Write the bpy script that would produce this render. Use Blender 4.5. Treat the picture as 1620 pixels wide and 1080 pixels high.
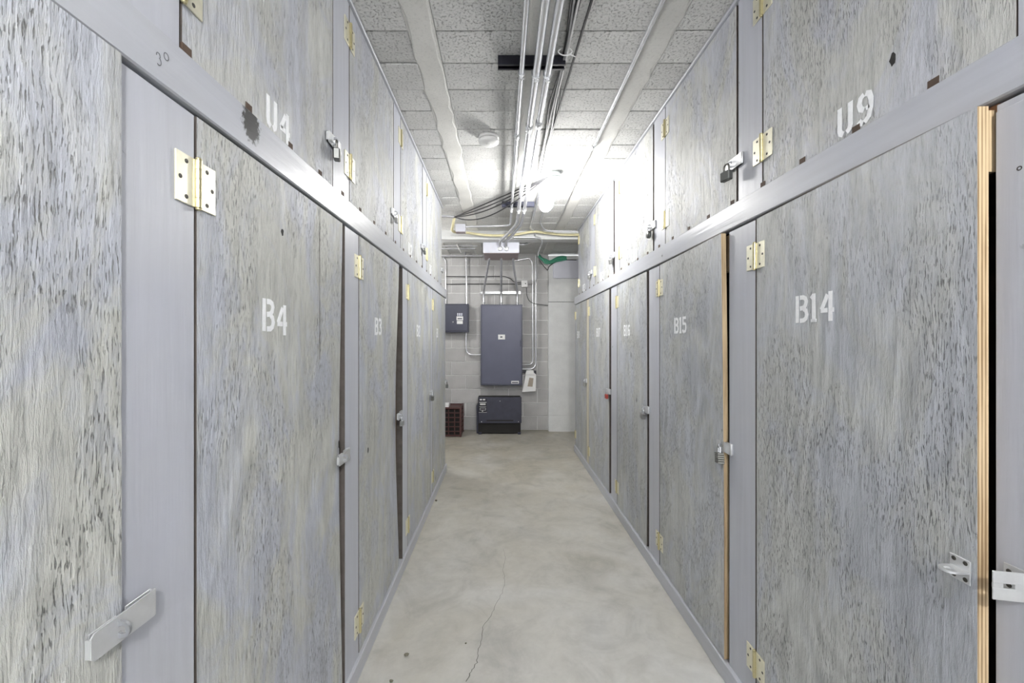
import bpy, bmesh, math, random
from mathutils import Vector, Matrix
random.seed(7)
PI = math.pi
for o in list(bpy.data.objects):
    bpy.data.objects.remove(o)
scene = bpy.context.scene
C = scene.collection

# ------------------------------------------------------------------ camera, world, exposure
CAM_Z, FPX, VX, VY = 1.33, 650.0, 794.0, 538.0
cam_d = bpy.data.cameras.new('camera')
cam_d.sensor_fit = 'HORIZONTAL'
cam_d.sensor_width = 36.0
cam_d.lens = 36.0 * FPX / 1620.0
cam_d.shift_x = (810.0 - VX) / 1620.0
cam_d.shift_y = -(540.0 - VY) / 1620.0
cam_d.clip_start = 0.02
cam = bpy.data.objects.new('camera', cam_d)
cam.location = (0, 0, CAM_Z)
cam.rotation_euler = (PI / 2, 0, 0)
C.objects.link(cam)
scene.camera = cam

world = bpy.data.worlds.new('world')
scene.world = world
world.use_nodes = True
world.node_tree.nodes['Background'].inputs[0].default_value = (0.95, 0.97, 1.0, 1)
world.node_tree.nodes['Background'].inputs[1].default_value = 1.0
scene.view_settings.view_transform = 'Standard'
scene.view_settings.look = 'None'
scene.view_settings.gamma = 1.0
scene.view_settings.use_curve_mapping = False
scene.view_settings.exposure = 2.18
BULB_STRENGTH = 80.0      # lamp in view
REAR_FILL_STRENGTH = 205.0      # added fill lamp behind the camera, unseen
SIDE_FILL_STRENGTH = 62.0       # added fill lamp out of view round the corner


# ------------------------------------------------------------------ main dimensions (metres)
XL, XR = -0.572, 0.880            # planes of the locker doors, left and right of the aisle
H = 2.606                         # ceiling
YEND = 6.09                       # block wall at the end
BEAM0, BEAM1 = 1.755, 1.845       # header between lower and upper lockers


def P(px, py, Y):                 # point of the place seen at a photo pixel, at depth Y
    return Vector(((px - VX) * Y / FPX, Y, CAM_Z + (VY - py) * Y / FPX))


# ------------------------------------------------------------------ materials
MATS = {}


def nodes_of(name):
    m = bpy.data.materials.new(name)
    m.use_nodes = True
    nt = m.node_tree
    b = nt.nodes['Principled BSDF']
    return m, nt, b


def N(nt, t, **kw):
    n = nt.nodes.new(t)
    for k, v in kw.items():
        if k.startswith('i_'):
            n.inputs[int(k[2:])].default_value = v
        else:
            setattr(n, k, v)
    return n


def L(nt, a, ao, b, bi):
    nt.links.new(a.outputs[ao], b.inputs[bi])


def ramp(nt, src, so, stops, interp='LINEAR'):
    r = nt.nodes.new('ShaderNodeValToRGB')
    r.color_ramp.interpolation = interp
    e = r.color_ramp.elements
    while len(e) < len(stops):
        e.new(0.5)
    for k, (p, c) in enumerate(stops):
        e[k].position = p
        e[k].color = (c[0], c[1], c[2], 1) if hasattr(c, '__len__') else (c, c, c, 1)
    L(nt, src, so, r, 0)
    return r


def coords(nt, scale=(1, 1, 1), rand=True, obj=True):
    tc = N(nt, 'ShaderNodeTexCoord')
    mp = N(nt, 'ShaderNodeMapping')
    mp.inputs['Scale'].default_value = scale
    if rand:
        oi = N(nt, 'ShaderNodeObjectInfo')
        mul = N(nt, 'ShaderNodeVectorMath', operation='MULTIPLY')
        mul.inputs[1].default_value = (37.0, 53.0, 29.0)
        cmb = N(nt, 'ShaderNodeCombineXYZ')
        for k in range(3):
            L(nt, oi, 'Random', cmb, k)
        L(nt, cmb, 0, mul, 0)
        add = N(nt, 'ShaderNodeVectorMath', operation='ADD')
        L(nt, tc, 'Object' if obj else 'Generated', add, 0)
        L(nt, mul, 0, add, 1)
        L(nt, add, 0, mp, 0)
    else:
        L(nt, tc, 'Object', mp, 0)
    return mp


def noise(nt, mp, scale, detail=4, rough=0.55, dist=0.0):
    n = N(nt, 'ShaderNodeTexNoise')
    n.inputs['Scale'].default_value = scale
    n.inputs['Detail'].default_value = detail
    n.inputs['Roughness'].default_value = rough
    n.inputs['Distortion'].default_value = dist
    L(nt, mp, 0, n, 'Vector')
    return n


def mixc(nt, fac, a, b, mode='MIX', f=None):
    m = N(nt, 'ShaderNodeMix', data_type='RGBA', blend_type=mode)
    if fac is not None:
        nt.links.new(fac, m.inputs[0])
    elif f is not None:
        m.inputs[0].default_value = f
    for v, s in ((a, 6), (b, 7)):
        if hasattr(v, 'is_linked') or hasattr(v, 'links'):
            nt.links.new(v, m.inputs[s])
        else:
            m.inputs[s].default_value = (v[0], v[1], v[2], 1)
    return m.outputs[2]


def math_n(nt, op, a, b):
    m = N(nt, 'ShaderNodeMath', operation=op)
    for v, s in ((a, 0), (b, 1)):
        if hasattr(v, 'links'):
            nt.links.new(v, m.inputs[s])
        else:
            m.inputs[s].default_value = v
    return m.outputs[0]


def bump(nt, b, height, strength, dist, prev=None):
    bp = N(nt, 'ShaderNodeBump')
    bp.inputs['Strength'].default_value = strength
    bp.inputs['Distance'].default_value = dist
    nt.links.new(height, bp.inputs['Height'])
    if prev is not None:
        nt.links.new(prev, bp.inputs['Normal'])
    nt.links.new(bp.outputs[0], b.inputs['Normal'])
    return bp.outputs[0]


def mat_plywood(name, paint, worn, dark, fleck=1.0, rough=0.38, stretch=0.13):
    """weathered fir plywood under thin grey paint: vertical checks, worn warm patches"""
    m, nt, b = nodes_of(name)
    mp = coords(nt)
    mpv = coords(nt, (1, 1, stretch))
    mpp = coords(nt, (1, 1, 0.6))
    patch = noise(nt, mpp, 4.2, 7, 0.66, 1.0)
    pr = ramp(nt, patch, 0, [(0.42, 0.0), (0.56, 1.0)])
    big = noise(nt, mp, 1.7, 3, 0.5)
    tone = ramp(nt, big, 0, [(0.3, 0.90), (0.7, 1.08)])
    col = mixc(nt, pr.outputs[0], paint, worn)
    streak = noise(nt, mpv, 26, 5, 0.6, 0.6)
    st = ramp(nt, streak, 0, [(0.28, 0.82), (0.5, 0.99), (0.68, 1.07)])
    mpf = coords(nt, (1, 1, 0.16))
    grain = noise(nt, mpf, 120, 5, 0.7, 0.3)
    gr = ramp(nt, grain, 0, [(0.28, 0.66), (0.46, 0.98), (0.7, 1.13)])
    col = mixc(nt, None, col, gr.outputs[0], 'MULTIPLY', 1.0)
    col = mixc(nt, None, col, st.outputs[0], 'MULTIPLY', 1.0)
    col = mixc(nt, None, col, tone.outputs[0], 'MULTIPLY', 1.0)
    # rotary cut figure: wandering contour lines
    mpw = coords(nt, (1, 1, 0.28))
    fig = noise(nt, mpw, 2.3, 2, 0.45, 0.3)
    fl_ = math_n(nt, 'MULTIPLY', fig.outputs[0], 95.0)
    fl_ = math_n(nt, 'SINE', fl_, 0.0)
    fz = noise(nt, mp, 2.1, 2)
    fzr = ramp(nt, fz, 0, [(0.46, 0.0), (0.64, 1.0)])
    figf = math_n(nt, 'MULTIPLY', fl_, fzr.outputs[0])
    fr_ = N(nt, 'ShaderNodeMapRange')
    fr_.inputs[1].default_value = -1.0
    fr_.inputs[2].default_value = 1.0
    fr_.inputs[3].default_value = 0.90
    fr_.inputs[4].default_value = 1.10
    nt.links.new(figf, fr_.inputs[0])
    col = mixc(nt, None, col, fr_.outputs[0], 'MULTIPLY', 1.0)
    # fine open checks, gathered in zones
    wv = N(nt, 'ShaderNodeTexNoise')
    wv.inputs['Scale'].default_value = 4.0
    L(nt, mp, 0, wv, 'Vector')
    offs = N(nt, 'ShaderNodeVectorMath', operation='MULTIPLY_ADD')
    L(nt, wv, 'Color', offs, 0)
    offs.inputs[1].default_value = (0.03, 0.03, 0.0)
    L(nt, mpv, 0, offs, 2)
    chk = N(nt, 'ShaderNodeTexNoise')
    chk.inputs['Scale'].default_value = 370.0
    chk.inputs['Detail'].default_value = 3.0
    chk.inputs['Roughness'].default_value = 0.5
    L(nt, offs, 0, chk, 'Vector')
    cr = ramp(nt, chk, 0, [(0.31, 1.0), (0.42, 0.0)])
    zone = noise(nt, mpp, 5.0, 3, 0.6, 0.5)
    zr = ramp(nt, zone, 0, [(0.46, 0.06), (0.56, 1.0)])
    f = math_n(nt, 'MULTIPLY', cr.outputs[0], zr.outputs[0])
    f = math_n(nt, 'MULTIPLY', f, 0.9 * fleck)
    col = mixc(nt, f, col, dark)
    # sparse knots
    vor = N(nt, 'ShaderNodeTexVoronoi')
    vor.inputs['Scale'].default_value = 3.1
    mk = coords(nt, (1, 1, 0.62))
    L(nt, mk, 0, vor, 'Vector')
    kr = ramp(nt, vor, 0, [(0.028, 1.0), (0.05, 0.0)])
    kf = math_n(nt, 'MULTIPLY', kr.outputs[0], 0.75)
    col = mixc(nt, kf, col, (0.09, 0.085, 0.08))
    nt.links.new(col, b.inputs['Base Color'])
    rr = ramp(nt, patch, 0, [(0.35, rough), (0.65, rough + 0.16)])
    nt.links.new(rr.outputs[0], b.inputs['Roughness'])
    hs = math_n(nt, 'MULTIPLY', streak.outputs[0], 0.9)
    hh = math_n(nt, 'SUBTRACT', hs, math_n(nt, 'MULTIPLY', f, 1.4))
    fine = grain
    hh = math_n(nt, 'ADD', hh, math_n(nt, 'MULTIPLY', fine.outputs[0], 0.6))
    hh = math_n(nt, 'ADD', hh, math_n(nt, 'MULTIPLY', figf, 0.16))
    bump(nt, b, hh, 1.0, 0.007)
    return m


def mat_board(name, paint, rough=0.4, axis='z'):
    """smooth painted softwood board"""
    m, nt, b = nodes_of(name)
    sc = {'z': (1, 1, 0.05), 'y': (1, 0.05, 1)}[axis]
    mp = coords(nt)
    mpv = coords(nt, sc)
    a = noise(nt, mp, 3, 4)
    col = mixc(nt, ramp(nt, a, 0, [(0.35, 0.0), (0.7, 1.0)]).outputs[0], paint,
               (paint[0] * 1.06, paint[1] * 1.05, paint[2] * 1.0))
    s = noise(nt, mpv, 40, 5, 0.6)
    col = mixc(nt, None, col, ramp(nt, s, 0, [(0.3, 0.93), (0.7, 1.04)]).outputs[0], 'MULTIPLY', 1.0)
    vor = N(nt, 'ShaderNodeTexVoronoi')
    vor.inputs['Scale'].default_value = 5.0
    L(nt, mp, 0, vor, 'Vector')
    kr = ramp(nt, vor, 0, [(0.035, 1.0), (0.06, 0.0)])
    kn = noise(nt, mp, 130, 2)
    kf = math_n(nt, 'MULTIPLY', kr.outputs[0], ramp(nt, kn, 0, [(0.45, 0.0), (0.6, 0.9)]).outputs[0])
    col = mixc(nt, kf, col, (0.06, 0.06, 0.06))
    nt.links.new(col, b.inputs['Base Color'])
    b.inputs['Roughness'].default_value = rough
    hh = math_n(nt, 'ADD', s.outputs[0], math_n(nt, 'MULTIPLY', kf, -0.7))
    bump(nt, b, hh, 0.35, 0.003)
    return m


def mat_simple(name, col, rough=0.5, metal=0.0, var=0.06, scale=18, bmp=0.1, spec=None, rand=True):
    m, nt, b = nodes_of(name)
    mp = coords(nt, rand=rand)
    n = noise(nt, mp, scale, 4)
    lo, hi = 1 - var, 1 + var
    c = mixc(nt, None, col, ramp(nt, n, 0, [(0.3, lo), (0.7, hi)]).outputs[0], 'MULTIPLY', 1.0)
    nt.links.new(c, b.inputs['Base Color'])
    b.inputs['Roughness'].default_value = rough
    b.inputs['Metallic'].default_value = metal
    if spec is not None:
        b.inputs['Specular IOR Level'].default_value = spec
    if bmp:
        bump(nt, b, n.outputs[0], bmp, 0.002)
    return m


def mat_raw_edge(name):
    """unpainted plywood edge with glue lines along the thickness (local x)"""
    m, nt, b = nodes_of(name)
    mp = coords(nt, rand=False)
    sep = N(nt, 'ShaderNodeSeparateXYZ')
    L(nt, mp, 0, sep, 0)
    w = math_n(nt, 'MULTIPLY', sep.outputs[0], 1000.0)
    w = math_n(nt, 'SINE', w, 0.0)
    mv = coords(nt, (1, 1, 0.06))
    n = noise(nt, mv, 60, 4)
    f = math_n(nt, 'ADD', math_n(nt, 'MULTIPLY', w, 0.16), n.outputs[0])
    r = N(nt, 'ShaderNodeValToRGB')
    r.color_ramp.elements[0].position = 0.32
    r.color_ramp.elements[0].color = (0.23, 0.15, 0.075, 1)
    r.color_ramp.elements[1].position = 0.62
    r.color_ramp.elements[1].color = (0.58, 0.45, 0.28, 1)
    nt.links.new(f, r.inputs[0])
    L(nt, r, 0, b, 'Base Color')
    b.inputs['Roughness'].default_value = 0.75
    bump(nt, b, n.outputs[0], 0.4, 0.002)
    return m


def mat_floor():
    m, nt, b = nodes_of('floor_concrete')
    mp = coords(nt, rand=False)
    a = noise(nt, mp, 1.1, 6, 0.6, 0.6)
    c = mixc(nt, ramp(nt, a, 0, [(0.36, 0.0), (0.62, 1.0)]).outputs[0], (0.56, 0.56, 0.545), (0.45, 0.435, 0.39))
    # warmer, darker tone towards the end of the aisle
    sep = N(nt, 'ShaderNodeSeparateXYZ')
    L(nt, mp, 0, sep, 0)
    far = N(nt, 'ShaderNodeMapRange')
    far.inputs[1].default_value = 1.4
    far.inputs[2].default_value = 4.6
    L(nt, sep, 1, far, 0)
    wn = noise(nt, mp, 1.9, 4, 0.6, 0.4)
    fw = math_n(nt, 'MULTIPLY', far.outputs[0], ramp(nt, wn, 0, [(0.3, 0.35), (0.6, 1.0)]).outputs[0])
    c = mixc(nt, fw, c, (0.40, 0.375, 0.31))
    s = noise(nt, mp, 3.2, 6, 0.65, 1.2)
    c = mixc(nt, None, c, ramp(nt, s, 0, [(0.3, 0.80), (0.5, 1.0), (0.72, 1.12)]).outputs[0], 'MULTIPLY', 1.0)
    d = noise(nt, mp, 14, 6, 0.7, 0.5)
    c = mixc(nt, None, c, ramp(nt, d, 0, [(0.25, 0.9), (0.6, 1.03)]).outputs[0], 'MULTIPLY', 1.0)
    sp = noise(nt, mp, 55, 3, 0.6)
    c = mixc(nt, ramp(nt, sp, 0, [(0.22, 0.5), (0.28, 0.0)]).outputs[0], c, (0.12, 0.11, 0.10))
    nt.links.new(c, b.inputs['Base Color'])
    b.inputs['Roughness'].default_value = 0.46
    bump(nt, b, d.outputs[0], 0.12, 0.004)
    return m


def mat_rough_block(name, col, pit=1.0):
    m, nt, b = nodes_of(name)
    mp = coords(nt, rand=False)
    oi = N(nt, 'ShaderNodeObjectInfo')
    base = mixc(nt, None, col, ramp(nt, oi, 'Random', [(0.0, 0.92), (1.0, 1.07)]).outputs[0], 'MULTIPLY', 1.0)
    n2 = noise(nt, mp, 6, 4)
    base = mixc(nt, None, base, ramp(nt, n2, 0, [(0.3, 0.92), (0.7, 1.05)]).outputs[0], 'MULTIPLY', 1.0)
    n = noise(nt, mp, 95, 5, 0.7)
    pr = ramp(nt, n, 0, [(0.36, 1.0), (0.47, 0.0)])
    f = math_n(nt, 'MULTIPLY', pr.outputs[0], 0.6 * pit)
    base = mixc(nt, f, base, (0.13, 0.13, 0.125))
    nt.links.new(base, b.inputs['Base Color'])
    b.inputs['Roughness'].default_value = 0.85
    hh = math_n(nt, 'SUBTRACT', n.outputs[0], math_n(nt, 'MULTIPLY', pr.outputs[0], 0.5))
    bump(nt, b, hh, 0.8 * pit, 0.006)
    return m


def mat_emit(name, col, strength):
    m, nt, b = nodes_of(name)
    b.inputs['Base Color'].default_value = (0.9, 0.9, 0.9, 1)
    b.inputs['Emission Color'].default_value = (*col, 1)
    b.inputs['Emission Strength'].default_value = strength
    return m


def mat_beam_knot():
    m = mat_board('painted_beam_left', (0.46, 0.475, 0.515), 0.33, 'y')
    nt = m.node_tree
    b = nt.nodes['Principled BSDF']
    prev = b.inputs['Base Color'].links[0].from_socket
    tc = N(nt, 'ShaderNodeTexCoord')
    sub = N(nt, 'ShaderNodeVectorMath', operation='SUBTRACT')
    L(nt, tc, 'Object', sub, 0)
    sub.inputs[1].default_value = (-0.564, 0.925, 1.815)
    sc = N(nt, 'ShaderNodeVectorMath', operation='MULTIPLY')
    sc.inputs[1].default_value = (0.0, 26.0, 21.0)
    L(nt, sub, 0, sc, 0)
    ln = N(nt, 'ShaderNodeVectorMath', operation='LENGTH')
    L(nt, sc, 0, ln, 0)
    n = N(nt, 'ShaderNodeTexNoise')
    n.inputs['Scale'].default_value = 110
    n.inputs['Detail'].default_value = 4
    L(nt, tc, 'Object', n, 'Vector')
    v = math_n(nt, 'ADD', ln.outputs['Value'], math_n(nt, 'MULTIPLY', n.outputs[0], 1.1))
    r = N(nt, 'ShaderNodeValToRGB')
    r.color_ramp.elements[0].position = 0.82
    r.color_ramp.elements[0].color = (1, 1, 1, 1)
    r.color_ramp.elements[1].position = 1.0
    r.color_ramp.elements[1].color = (0, 0, 0, 1)
    half = math_n(nt, 'MULTIPLY', v, 0.68)
    nt.links.new(half, r.inputs[0])
    c = mixc(nt, r.outputs[0], prev, (0.018, 0.018, 0.018))
    nt.links.new(c, b.inputs['Base Color'])
    return m


PAINT = (0.455, 0.475, 0.525)
WORN = (0.50, 0.505, 0.468)
MATS['ply_low'] = mat_plywood('weathered_plywood_lower', PAINT, WORN, (0.17, 0.17, 0.165))
MATS['ply_up'] = mat_plywood('weathered_plywood_upper', (0.47, 0.485, 0.53), (0.50, 0.505, 0.48), (0.16, 0.16, 0.16), 0.85, 0.34)
MATS['ply_right'] = mat_plywood('weathered_plywood_right', (0.45, 0.47, 0.505), (0.475, 0.485, 0.47), (0.14, 0.14, 0.14), 0.9, 0.38)
MATS['board'] = mat_board('painted_board', (0.46, 0.475, 0.53), 0.4)
MATS['board_y'] = mat_board('painted_board_long', (0.455, 0.47, 0.52), 0.35, 'y')
MATS['beam_l'] = mat_beam_knot()
MATS['cream'] = mat_simple('cream_board', (0.60, 0.56, 0.45), 0.5)
MATS['edge'] = mat_raw_edge('raw_plywood_edge')
MATS['rust'] = mat_simple('reddish_bare_wood', (0.34, 0.16, 0.07), 0.8, 0, 0.2, 30)
MATS['gap_edge'] = mat_simple('gap_shade_edge', (0.10, 0.085, 0.075), 0.8, 0, 0.2, 30)  # bare edges, darkened in colour to carry the shade of the gaps
MATS['raw'] = mat_simple('raw_brown_wood', (0.085, 0.055, 0.038), 0.8, 0, 0.2, 30)
MATS['inner'] = mat_simple('bare_wood_inside', (0.24, 0.17, 0.11), 0.85, 0, 0.15, 12)
MATS['floor'] = mat_floor()
MATS['cblock'] = mat_rough_block('ceiling_block', (0.66, 0.66, 0.645), 1.0)
MATS['joist'] = mat_rough_block('cast_joist', (0.70, 0.695, 0.665), 0.25)
MATS['slab'] = mat_rough_block('concrete_slab', (0.40, 0.40, 0.39), 0.3)
MATS['wblock'] = mat_rough_block('wall_block', (0.47, 0.465, 0.46), 0.35)
MATS['mortar'] = mat_rough_block('mortar', (0.74, 0.74, 0.73), 0.2)
MATS['pier'] = mat_rough_block('cast_concrete', (0.68, 0.69, 0.685), 0.2)
MATS['brass'] = mat_simple('dull_brass_plate', (0.80, 0.77, 0.62), 0.34, 0.55, 0.06, 40, 0.05)
MATS['barrel'] = mat_simple('brass_barrel', (0.60, 0.54, 0.32), 0.32, 0.8, 0.08, 40, 0.05)
MATS['zinc'] = mat_simple('zinc_steel', (0.70, 0.71, 0.72), 0.3, 0.6, 0.06, 30, 0.05)
MATS['zincd'] = mat_simple('dull_zinc', (0.40, 0.41, 0.43), 0.35, 0.7, 0.06, 30, 0.05)
MATS['emt'] = mat_simple('galvanised_conduit', (0.72, 0.73, 0.76), 0.26, 0.7, 0.05, 20, 0.04)
MATS['chrome'] = mat_simple('chrome_shackle', (0.85, 0.86, 0.88), 0.15, 1.0, 0.02, 10, 0)
MATS['lockdark'] = mat_simple('dark_padlock_body', (0.13, 0.135, 0.13), 0.35, 0.6, 0.1, 40, 0.05)
MATS['locksteel'] = mat_simple('laminated_steel', (0.17, 0.17, 0.155), 0.35, 0.8, 0.1, 60, 0.05)
MATS['lockred'] = mat_simple('red_padlock_body', (0.42, 0.06, 0.045), 0.4, 0.1, 0.1, 40, 0)
MATS['locksilver'] = mat_simple('silver_padlock_body', (0.42, 0.42, 0.41), 0.3, 0.8, 0.05, 40, 0)
MATS['screw'] = mat_simple('dark_screw', (0.07, 0.065, 0.055), 0.5, 0.4, 0.1, 40, 0)
MATS['white'] = mat_simple('white_plastic', (0.78, 0.78, 0.77), 0.4, 0, 0.03, 10, 0)
MATS['stencil'] = mat_simple('stencil_paint', (0.88, 0.89, 0.90), 0.55, 0, 0.06, 90, 0.2)
MATS['black'] = mat_simple('black_strut', (0.012, 0.012, 0.02), 0.35, 0.2, 0.1, 20, 0)
MATS['cable'] = mat_simple('black_cable', (0.02, 0.02, 0.022), 0.45, 0, 0.1, 20, 0)
MATS['cablegrey'] = mat_simple('grey_cable', (0.35, 0.35, 0.36), 0.45, 0, 0.1, 20, 0)
MATS['cablewhite'] = mat_simple('white_cable', (0.72, 0.72, 0.72), 0.45, 0, 0.1, 20, 0)
MATS['yellow'] = mat_simple('cream_yellow_sleeve', (0.72, 0.66, 0.40), 0.45, 0, 0.06, 20, 0)
MATS['navy'] = mat_simple('grey_blue_enamel', (0.085, 0.09, 0.135), 0.4, 0.1, 0.06, 6, 0.03)
MATS['navyd'] = mat_simple('dark_navy_enamel', (0.035, 0.036, 0.058), 0.4, 0.1, 0.15, 12, 0.03)
MATS['navym'] = mat_simple('slate_enamel', (0.05, 0.053, 0.08), 0.4, 0.1, 0.06, 6, 0.03)
MATS['boxgrey'] = mat_simple('light_grey_enamel', (0.58, 0.59, 0.66), 0.42, 0.1, 0.04, 6, 0.03)
MATS['boxpink'] = mat_simple('pinkish_underside', (0.40, 0.33, 0.34), 0.5, 0.1, 0.06, 6, 0.03)  # darker pinkish tone for the box undersides
MATS['green'] = mat_simple('green_sheath', (0.05, 0.27, 0.17), 0.45, 0, 0.12, 40, 0)
MATS['crate'] = mat_simple('maroon_plastic', (0.075, 0.028, 0.026), 0.45, 0, 0.12, 30, 0)
MATS['dark'] = mat_simple('dark_void', (0.015, 0.014, 0.013), 0.8, 0, 0.1, 10, 0)
MATS['bulb'] = mat_emit('lit_bulb', (1.0, 0.985, 0.96), BULB_STRENGTH)
MATS['fill_rear'] = mat_emit('fill_bulb_rear', (1.0, 0.985, 0.96), REAR_FILL_STRENGTH)
MATS['fill_corner'] = mat_emit('fill_bulb_corner', (1.0, 0.985, 0.96), SIDE_FILL_STRENGTH)
MATS['porcelain'] = mat_simple('porcelain', (0.42, 0.46, 0.46), 0.3, 0, 0.03, 10, 0)
MATS['tan'] = mat_simple('tan_card', (0.36, 0.31, 0.25), 0.6, 0, 0.08, 30, 0)
MATS['label'] = mat_simple('white_label', (0.75, 0.75, 0.74), 0.5, 0, 0.05, 60, 0)
MATS['crack'] = mat_simple('crack_dirt', (0.12, 0.115, 0.10), 0.9, 0, 0.2, 40, 0)
MATS['pebble'] = mat_simple('dark_chip', (0.16, 0.15, 0.11), 0.7, 0, 0.3, 60, 0.3)
MATS['marker'] = mat_simple('marker_line', (0.10, 0.10, 0.11), 0.7, 0, 0.1, 60, 0)


# ------------------------------------------------------------------ mesh helpers
class MB:
    def __init__(self):
        self.v, self.f, self.mi, self.sm = [], [], [], []

    def add(self, vs, fs, mi=0, smooth=False):
        o = len(self.v)
        self.v += [tuple(v) for v in vs]
        for f in fs:
            self.f.append(tuple(i + o for i in f))
            self.mi.append(mi)
            self.sm.append(smooth)
        return self

    def box(self, x0, x1, y0, y1, z0, z1, mi=0, ch=0.0):
        if x0 > x1: x0, x1 = x1, x0
        if y0 > y1: y0, y1 = y1, y0
        if z0 > z1: z0, z1 = z1, z0
        if ch <= 0:
            v = [(x, y, z) for x in (x0, x1) for y in (y0, y1) for z in (z0, z1)]
            f = [(0, 1, 3, 2), (4, 6, 7, 5), (0, 4, 5, 1), (2, 3, 7, 6), (0, 2, 6, 4), (1, 5, 7, 3)]
            return self.add(v, f, mi)
        bm = bmesh.new()
        bmesh.ops.create_cube(bm, size=1.0)
        for q in bm.verts:
            q.co = Vector(((x0 + x1) / 2 + q.co.x * (x1 - x0), (y0 + y1) / 2 + q.co.y * (y1 - y0), (z0 + z1) / 2 + q.co.z * (z1 - z0)))
        bmesh.ops.bevel(bm, geom=bm.edges[:], offset=ch, segments=1, affect='EDGES')
        bm.verts.index_update()
        self.add([q.co[:] for q in bm.verts], [[q.index for q in f.verts] for f in bm.faces], mi)
        bm.free()
        return self

    def tube(self, pts, r, seg=10, mi=0, caps=True):
        pts = [Vector(p) for p in pts]
        n = len(pts)
        rs = r if hasattr(r, '__len__') else [r] * n
        T = []
        for i in range(n):
            d = (pts[min(i + 1, n - 1)] - pts[max(i - 1, 0)])
            T.append(d.normalized() if d.length > 1e-9 else Vector((0, 0, 1)))
        up = Vector((0, 0, 1)) if abs(T[0].z) < 0.9 else Vector((1, 0, 0))
        a = T[0].cross(up).normalized()
        vs = []
        for i in range(n):
            a = (a - T[i] * a.dot(T[i]))
            a = a.normalized() if a.length > 1e-6 else T[i].orthogonal().normalized()
            bb = T[i].cross(a)
            for k in range(seg):
                t = 2 * PI * k / seg
                vs.append(pts[i] + (a * math.cos(t) + bb * math.sin(t)) * rs[i])
        fs = []
        for i in range(n - 1):
            for k in range(seg):
                k2 = (k + 1) % seg
                fs.append((i * seg + k, i * seg + k2, (i + 1) * seg + k2, (i + 1) * seg + k))
        self.add(vs, fs, mi, True)
        if caps:
            self.add(vs[:seg], [tuple(range(seg))[::-1]], mi)
            self.add(vs[-seg:], [tuple(range(seg))], mi)
        return self

    def lathe(self, prof, c, ax='z', seg=24, mi=0, smooth=True):
        """prof: list of (radius, height) along axis from c"""
        c = Vector(c)
        vs = []
        for (r, h) in prof:
            for k in range(seg):
                t = 2 * PI * k / seg
                if ax == 'z':
                    vs.append(c + Vector((r * math.cos(t), r * math.sin(t), h)))
                elif ax == 'x':
                    vs.append(c + Vector((h, r * math.cos(t), r * math.sin(t))))
                else:
                    vs.append(c + Vector((r * math.sin(t), h, r * math.cos(t))))
        fs = []
        n = len(prof)
        for i in range(n - 1):
            for k in range(seg):
                k2 = (k + 1) % seg
                fs.append((i * seg + k, i * seg + k2, (i + 1) * seg + k2, (i + 1) * seg + k))
        fs.append(tuple(range(seg))[::-1])
        fs.append(tuple(range((n - 1) * seg, n * seg)))
        return self.add(vs, fs, mi, smooth)

    def prism(self, poly, x0, x1, mi=0):
        """poly in (y,z), extruded from x0 to x1"""
        n = len(poly)
        vs = [(x0, p[0], p[1]) for p in poly] + [(x1, p[0], p[1]) for p in poly]
        fs = [tuple(range(n))[::-1], tuple(range(n, 2 * n))]
        for k in range(n):
            k2 = (k + 1) % n
            fs.append((k, k2, n + k2, n + k))
        return self.add(vs, fs, mi)

    def mesh(self, name):
        me = bpy.data.meshes.new(name)
        me.from_pydata(self.v, [], self.f)
        me.polygons.foreach_set('material_index', self.mi)
        me.polygons.foreach_set('use_smooth', self.sm)
        bm = bmesh.new()
        bm.from_mesh(me)
        bmesh.ops.recalc_face_normals(bm, faces=bm.faces[:])
        bm.to_mesh(me)
        bm.free()
        me.update()
        return me

    def build(self, name, mats, parent=None, loc=None, rot=None):
        me = self.mesh(name)
        for m in (mats if isinstance(mats, (list, tuple)) else [mats]):
            me.materials.append(MATS[m])
        return link(name, me, parent, loc, rot)


def link(name, me, parent=None, loc=None, rot=None):
    o = bpy.data.objects.new(name, me)
    C.objects.link(o)
    if parent is not None:
        o.parent = parent
    if loc is not None:
        o.location = loc
    if rot is not None:
        o.rotation_euler = rot
    return o


def tag(o, label, cat, group=None, kind=None):
    o['label'] = label
    o['category'] = cat
    if group: o['group'] = group
    if kind: o['kind'] = kind
    return o


def struct(o, label=None, cat=None):
    o['kind'] = 'structure'
    if label:
        o['label'] = label
    if cat:
        o['category'] = cat
    return o


def thing(name, label, cat, loc=(0, 0, 0), rotz=0.0, group=None):
    o = link(name, None, None, loc, (0, 0, rotz))
    o.empty_display_size = 0.05
    return tag(o, label, cat, group)


def copy_tree(o, parent=None):
    c = o.copy()
    C.objects.link(c)
    c.parent = parent
    for ch in list(o.children):
        copy_tree(ch, c)
    return c


def smooth_path(pts, sub=8):
    """Catmull-Rom through points"""
    pts = [Vector(p) for p in pts]
    q = [pts[0] * 2 - pts[1]] + pts + [pts[-1] * 2 - pts[-2]]
    out = []
    for i in range(1, len(q) - 2):
        p0, p1, p2, p3 = q[i - 1:i + 3]
        for k in range(sub):
            t = k / sub
            out.append(0.5 * ((2 * p1) + (p2 - p0) * t + (2 * p0 - 5 * p1 + 4 * p2 - p3) * t * t + (3 * p1 - p0 - 3 * p2 + p3) * t ** 3))
    out.append(pts[-1])
    return out


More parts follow.
